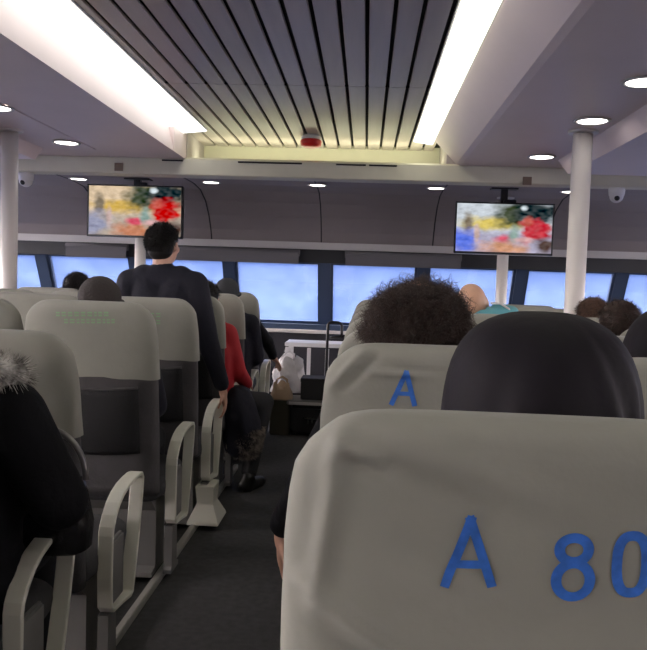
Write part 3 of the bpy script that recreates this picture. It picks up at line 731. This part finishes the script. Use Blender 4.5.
# hooded person in near seat
person((RX[0]+.065, RY[0]-.015, 0), 'person in a smooth black headscarf sitting in the A 80 seat', hair='scarf', style='scarf', top='black', pose=dict(head=(0, .275, 1.19)))
person((RX[1]+.02, RY[1], 0), 'person in a dark headscarf at the right edge of the photo', hair='scarf', style='scarf', top='black', pose=dict(head=(0, .275, 1.192)))
# curly haired person, left hand over the aisle side
person((RX[0]-.055, RY[1], 0), 'person with bushy curly dark brown hair sitting in the second right seat', hair='brown', style='curly', top='black', voxel=.009, strands=5500,
       pose=dict(head=(0, .26, 1.245), neck=(0, .27, 1.07), el=[(-.265, .30, .80), (.205, .40, .74)], wr=[(-.315, .34, .72), (.09, .60, .66)], hd=[(.0, .15, -1), (-.5, .8, -.2)], hn=[(1, .1, 0), (0, -.2, -1)]))
# teal scarf person
t, h = person((.62, RY[4], 0), 'bald tan-skinned person with a pale teal scarf, seated on the right beyond the curly hair', skin='tanskin', style='bald', top='teal', pose=dict(head=(-.05, .26, 1.25), neck=(0, .28, 1.09)), rollh=-.25)
rs = [Vector((.055+.10*math.cos(a), .27+.095*math.sin(a), 1.195+.015*math.cos(a))) for a in [2*PI*k/40 for k in range(40)]]
m_ = MB().tube(rs, .042, 14, closed=True); m_.ell((.085, .22, 1.215), (.06, .05, .05)); m_.remesh('scarf', 'teal', t, .01, 3)
MB().tube([(.03, .175, 1.262), (.08, .165, 1.262), (.125, .17, 1.235), (.145, .185, 1.19), (.15, .19, 1.15)], .006, 8).build('scarf_edge', 'white', t, smooth=True)
person((1.20, RY[4], 0), 'person with reddish brown hair just right of the thick right post', hair='chestnut', style='short', top='navy', pose=dict(head=(0, .275, 1.185)))
person((1.10, RY[3]+.02, 0), 'person with dark brown hair beside the dark headscarf at the right edge', hair='brown', style='short', top='navy', pose=dict(head=(0, .275, 1.185)))
# left people
person((LX[0]-.03, LY[2], LZ), 'person in a grey-brown knit cap behind the green printed cover', hair='capc', style='cap', top='navy', pose=dict(head=(0, .27, 1.18), neck=(0, .28, 1.04)))
person((LX[0]+.11, LY[4], LZ), 'seated dark-haired person in a red jacket with one leg in the aisle', hair='hair', style='short', top='red', voxel=.010,
       pose=dict(head=(0, .26, 1.175), neck=(0, .28, 1.04), el=[(-.205, .40, .74), (.19, .38, .73)], wr=[(-.09, .60, .66), (.22, .60, .62)], sh=[(-.165, .30, .98), (.13, .31, .97)],
                 kn=[(-.10, .72, .50), (.33, .62, .50)], an=[(-.10, .68, .07), (.28, .38, .07)], hip=[(-.08, .40, .52), (.10, .42, .52)]), toe=(.5, .85, 0))
person((LX[0]+.11, LY[5], LZ), 'person in a charcoal brimmed hat seated ahead of the red jacket', hair='capd', style='hat', top='navy', pose=dict(head=(0, .27, 1.19), neck=(0, .28, 1.05)))
person((LX[0]+.02, LY[6], LZ), 'person in black stretching a bare hand towards the aisle in the farthest left row', hair='hair', style='short', top='black', voxel=.010,
       pose=dict(head=(-.03, .30, 1.13), neck=(-.02, .31, .99), chest=(0, .34, .82), sh=[(-.165, .30, .95), (.165, .32, .94)], el=[(-.205, .40, .74), (.27, .42, .80)], wr=[(-.09, .60, .66), (.31, .52, .67)], hd=[(.5, .8, -.2), (.2, .5, -.4)], hn=[(0, -.2, -1), (-.5, 0, -1)]))
person((-2.06, LY[5], LZ), 'dark-haired person seated far left, seen between the window and the knit cap', hair='hair', style='short', top='navy', pose=dict(head=(0, .26, 1.2)))
# standing man
STAND = dict(pelvis=(0, .03, .86), chest=(0, 0, 1.14), neck=(0, -.01, 1.345), head=(0, .01, 1.488),
             sh=[(-.185, -.01, 1.275), (.185, -.01, 1.275)], el=[(-.235, .0, 1.02), (.265, -.01, .96)], wr=[(-.25, .10, .82), (.345, .035, .70)],
             hip=[(-.085, .04, .84), (.085, .04, .84)], kn=[(-.09, .10, .46), (.09, .10, .46)], an=[(-.09, .12, .10), (.09, .12, .10)],
             hd=[(0, .2, -1), (.15, .1, -1)], hn=[(1, 0, 0), (-1, 0, -.2)])
person((-1.14, 4.17, LZ), 'standing young person with short dark hair in a navy jacket, seen from behind', hair='hair', style='short', top='navy', base=STAND, voxel=.009, bulk=1.12, strands=3500, yawh=-.25)
# near left person in black coat with fur collar
t, h = person((LX[0]+.045, LY[0]+.03, LZ), 'person in a bulky black coat with a grey fur collar at the left edge', hair='hair', style='short', top='black', voxel=.010, bulk=1.28,
       pose=dict(head=(-.05, .33, 1.19), neck=(-.03, .33, 1.03), chest=(0, .36, .84), sh=[(-.165, .32, .98), (.20, .34, .97)], el=[(-.205, .40, .74), (.315, .36, .76)], wr=[(-.05, .56, .70), (.14, .58, .74)], hd=[(.6, .8, -.1), (-.5, .7, -.3)]))
rnd = random.Random(4); m_ = MB(); cc = Vector((.02, .33, 1.075))
ringp = [cc+Vector((.185*math.cos(a), .145*math.sin(a), -.035*math.sin(a)+.0)) for a in [2*PI*k/36 for k in range(36)]]
mbf = MB().tube(ringp, .034, 10, closed=True)
for _ in range(5200):
    a = rnd.uniform(0, 2*PI); p = cc+Vector((.185*math.cos(a), .145*math.sin(a), -.035*math.sin(a))); d = Vector((rnd.gauss(0, 1), rnd.gauss(0, 1), rnd.gauss(.2, 1))).normalized()
    sd = d.orthogonal().normalized()*.0016; p0 = p+d*.03; p1 = p+d*(.05+rnd.random()*.018)+Vector((0, 0, -.006)); mbf.add([p0-sd, p0+sd, p1], [(0, 1, 2)])
mbf.build('fur_collar', 'fur', t)
# ------------------------------------------------------------------ bags and draped things
t = empty('handbag', (-.855, 1.95, LZ+.57), 'black leather handbag with a grey strap on the lap of the fur-collared person', 'handbag')
m_ = MB()
rs = []
for z_, hw, hd_ in ((0, .12, .05), (.01, .135, .06), (.08, .14, .062), (.16, .125, .045), (.20, .115, .02)):
    rs.append([(hw*math.copysign(abs(math.cos(a))**.5, math.cos(a)), hd_*math.copysign(abs(math.sin(a))**.6, math.sin(a)), z_) for a in [2*PI*k/32 for k in range(32)]])
bb = m_.rings(rs).build('bag_body', 'leather', t, smooth=True)
MB().tube([(-.07+.07*0, -.0, .17)]+[(.03-.10*math.cos(a), -.02, .20+.13*math.sin(a)) for a in [PI*k/16 for k in range(17)]], .0085, 10).build('strap', 'strap', t, smooth=True)
MB().tube([(-.09+.018*math.cos(a), -.066, .10+.018*math.sin(a)) for a in [2*PI*k/16 for k in range(16)]], .003, 6, closed=True).build('buckle', 'metal', bb, smooth=True)
MB().ell((-.065, -.062, .075), (.008, .006, .008)).build('clasp', 'metal', bb, smooth=True)
# coat draped over the aisle armrest by the red jacket
t = empty('coat', (-.755, 4.72, .20), 'dark coat with a shaggy grey-brown hem draped over an armrest beside the red jacket', 'coat')
rs = []
for z_, x0, x1, y0, y1 in ((.46, -.075, .0, -.10, .06), (.44, -.10, .04, -.13, .09), (.36, -.12, .08, -.15, .12), (.25, -.12, .11, -.16, .14), (.12, -.115, .12, -.15, .14), (.05, -.10, .10, -.13, .12), (.02, -.07, .07, -.10, .09)):
    rs.append([((x0+x1)/2+(x1-x0)/2*math.cos(a)*(1+.07*math.sin(6*a+z_*9)), (y0+y1)/2+(y1-y0)/2*math.sin(a)*(1+.07*math.sin(5*a+z_*7)), z_) for a in [2*PI*k/40 for k in range(40)]])
MB().rings(rs).build('cloth', 'navy', t, smooth=True)
mbf = MB(); 
for _ in range(2600):
    a = rnd.uniform(-1.7, .9); tt = rnd.random(); zc = .20-.18*tt; p = Vector((.015+.112*math.cos(a)*(1-.3*tt*tt), .138*math.sin(a), zc)); d = Vector((math.cos(a)+rnd.gauss(0, .6), math.sin(a)+rnd.gauss(0, .6), rnd.gauss(-.5, .5))).normalized()
    sd = d.orthogonal().normalized()*.002; mbf.add([p-sd, p+sd, p+d*rnd.uniform(.02, .035)], [(0, 1, 2)])
mbf.build('fur_hem', 'plaid', t)
# ------------------------------------------------------------------ front area: rack, luggage, bags, rail
def W(px, py, Y): return at(px, py, Y)
Yr = 7.35; a = W(285, 342, Yr); b = W(347, 342, Yr)
t = empty('rack', ((a.x+b.x)/2, Yr, 0), 'white-framed open rack under the front windows', 'rack'); h_ = (b.x-a.x)/2; zt = a.z
MB().box(-h_, h_, -.02, .35, zt-.04, zt).build('top', 'rack', t, bevel=.006)
for k, xx in enumerate((-h_+.035, -h_+.24, -h_+.42, h_-.03)):
    w_ = .03 if k in (0, 3) else .018
    MB().box(xx-w_, xx+w_, -.015, .02, 0, zt-.05).build('upright', 'rack', t, bevel=.004)
for xx in (-h_+.03, h_-.03): MB().box(xx-.025, xx+.025, .31, .345, 0, zt-.05).build('rear_leg', 'rack', t, bevel=.004)
MB().box(-h_+.06, h_-.06, .0, .34, .28, .31).build('shelf', 'rack', t)
# tall black handrail with hooked top
p = W(326, 380, 6.9); q = W(339, 322, 6.9)
t = empty('handrail', (p.x, 6.9, 0), 'thin black handrail with a hooked top in front of the centre window post', 'handrail'); zt = W(327, 322, 6.9).z
MB().tube([(0, 0, 0), (0, 0, zt-.03), (.01, 0, zt-.008), (.03, 0, zt), (.10, 0, zt), (.12, 0, zt-.01), (.13, 0, zt-.03), (.13, 0, zt-.11), (.115, 0, zt-.13), (.02, 0, zt-.14)], .013, 10).build('rail', 'tvb', t, smooth=True)
MB().rings([[(qq*math.cos(a), qq*math.sin(a), hh) for a in [2*PI*j/20 for j in range(20)]] for qq, hh in ((.045, 0), (.045, .01), (.02, .015))]).build('flange', 'tvb', t)
# suitcases
a = W(288, 438, 6.42); b = W(334, 438, 6.42)
t = empty('suitcase', ((a.x+b.x)/2, 6.56, 0), 'black suitcase lying flat on the floor at the end of the aisle', 'suitcase'); h_ = (b.x-a.x)/2
MB().box(-h_, h_, -.16, .20, .02, .27).build('shell', 'case', t, bevel=.03)
MB().tube([(-.07, -.165, .16), (-.06, -.195, .16), (.06, -.195, .16), (.07, -.165, .16)], .009, 8).build('handle', 'leather', t, smooth=True)
MB().box(-.035, -.022, -.166, -.158, .11, .17).box(.0, .012, -.166, -.158, .12, .17).build('clasp', 'metal', t)
for sx in (-1, 1): MB().tube([(sx*(h_-.05)-.015, -.12, .02), (sx*(h_-.05)+.015, -.12, .02)], .02, 12).build('wheel', 'tvb', t)
t = empty('board', ((a.x+b.x)/2-.02, 6.60, .27), 'low grey lid lying on the suitcase', 'board')
MB().box(-h_+.0, h_-.02, -.20, .16, 0, .035).build('board_top', 'grey', t, bevel=.008)
MB().box(-h_+.02, h_-.04, -.205, -.20, .005, .03).build('edge_strip', 'trim', t)
a = W(301, 398, 6.55); b = W(334, 398, 6.55)
t = empty('storage_box', ((a.x+b.x)/2, 6.60, .306), 'dark square box standing on the grey lid above the suitcase', 'box'); h_ = (b.x-a.x)/2
MB().box(-h_, h_, -.12, .12, 0, .17).build('carton', 'box', t, bevel=.008)
MB().box(-h_-.004, h_+.004, -.124, .124, .15, .19).build('lid', 'box', t, bevel=.006)
# bags
def sack(nm, x, y, z, hw, hd_, ht, m, label, crumple=.18, seed=1, cat='bag'):
    rs = []
    for k in range(11):
        f = k/10; sc_ = (1-.30*f**2) if k < 10 else .55
        rs.append([(hw*sc_*math.copysign(abs(math.cos(a))**.6, math.cos(a))*(1+crumple*noise.noise(Vector((math.cos(a)*2, math.sin(a)*2+seed, f*4)))),
                    hd_*sc_*math.copysign(abs(math.sin(a))**.6, math.sin(a))*(1+crumple*noise.noise(Vector((math.cos(a)*2+5, math.sin(a)*2+seed, f*4)))),
                    ht*f+(.04*math.sin(a*3+seed) if k > 8 else 0)) for a in [2*PI*j/36 for j in range(36)]])
    t = empty(nm, (x, y, z), label, cat); MB().rings(rs).build('sack', m, t, smooth=True)
    for s in (-1, 1):
        MB().tube([(-.05, s*.02, ht*.95), (-.045, s*.03, ht+.05), (0, s*.03, ht+.075), (.045, s*.03, ht+.05), (.05, s*.02, ht*.95)], .006, 6).build('carry_handle', m, t, smooth=True)
a = W(279, 426, 6.4)
o = MB().box(-.085, .085, -.12, .12, 0, .30).build('carton', 'kraft', bevel=.008)
o.data.materials[0] = mat('olive_board', (.045, .04, .028), .8)
o.location = (a.x, 6.53, 0); tag(o, 'dark olive box on the floor left of the suitcase', 'box')
sack('paper_bag', a.x+.0, 6.53, .30, .095, .09, .12, 'kraft', 'brown paper bag on the olive box', .12, 3)
sack('plastic_bag', W(288, 380, 6.85).x, 6.90, .31, .15, .10, .30, 'bag', 'crumpled white plastic bag by the black box, in front of the rack', .5, 7)
p = W(288, 380, 6.85)
o = MB().box(-.14, .14, -.10, .12, 0, .31).build('crate', 'box', bevel=.01); o.location = (p.x, 6.90, 0); tag(o, 'dark crate under the white plastic bag', 'crate')
# papers held near the far left row
# ------------------------------------------------------------------ world
w = bpy.data.worlds.new('sky'); sc.world = w; w.use_nodes = True; N = w.node_tree.nodes; L = w.node_tree.links
bg = N['Background']; bg.inputs[1].default_value = 1.0
tc = N.new('ShaderNodeTexCoord'); sp = N.new('ShaderNodeSeparateXYZ'); L.new(tc.outputs['Generated'], sp.inputs[0])
def mrange(src, a, b, c, d):
    m = N.new('ShaderNodeMapRange'); m.interpolation_type = 'SMOOTHSTEP'; L.new(src, m.inputs[0])
    for k, v in zip((1, 2, 3, 4), (a, b, c, d)): m.inputs[k].default_value = v
    return m.outputs[0]
# blue haze ahead; bright overcast to the sides, with the low sun behind cloud on the left
fy = mrange(sp.outputs['Y'], .25, .80, 0, 1); fx = mrange(sp.outputs['X'], -1, 1, 12.0, 4.4)
sc_ = N.new('ShaderNodeVectorMath'); sc_.operation = 'SCALE'; sc_.inputs[0].default_value = (1.0, .86, .78); L.new(fx, sc_.inputs['Scale'])
mx = N.new('ShaderNodeMix'); mx.data_type = 'RGBA'; L.new(fy, mx.inputs[0]); L.new(sc_.outputs[0], mx.inputs[6]); mx.inputs[7].default_value = (.088, .137, .32, 1)
L.new(mx.outputs[2], bg.inputs[0])
# ------------------------------------------------------------------ colour management
vs = sc.view_settings; vs.view_transform = 'Standard'; vs.look = 'None'; vs.gamma = 1; vs.use_curve_mapping = False; vs.exposure = 1.3
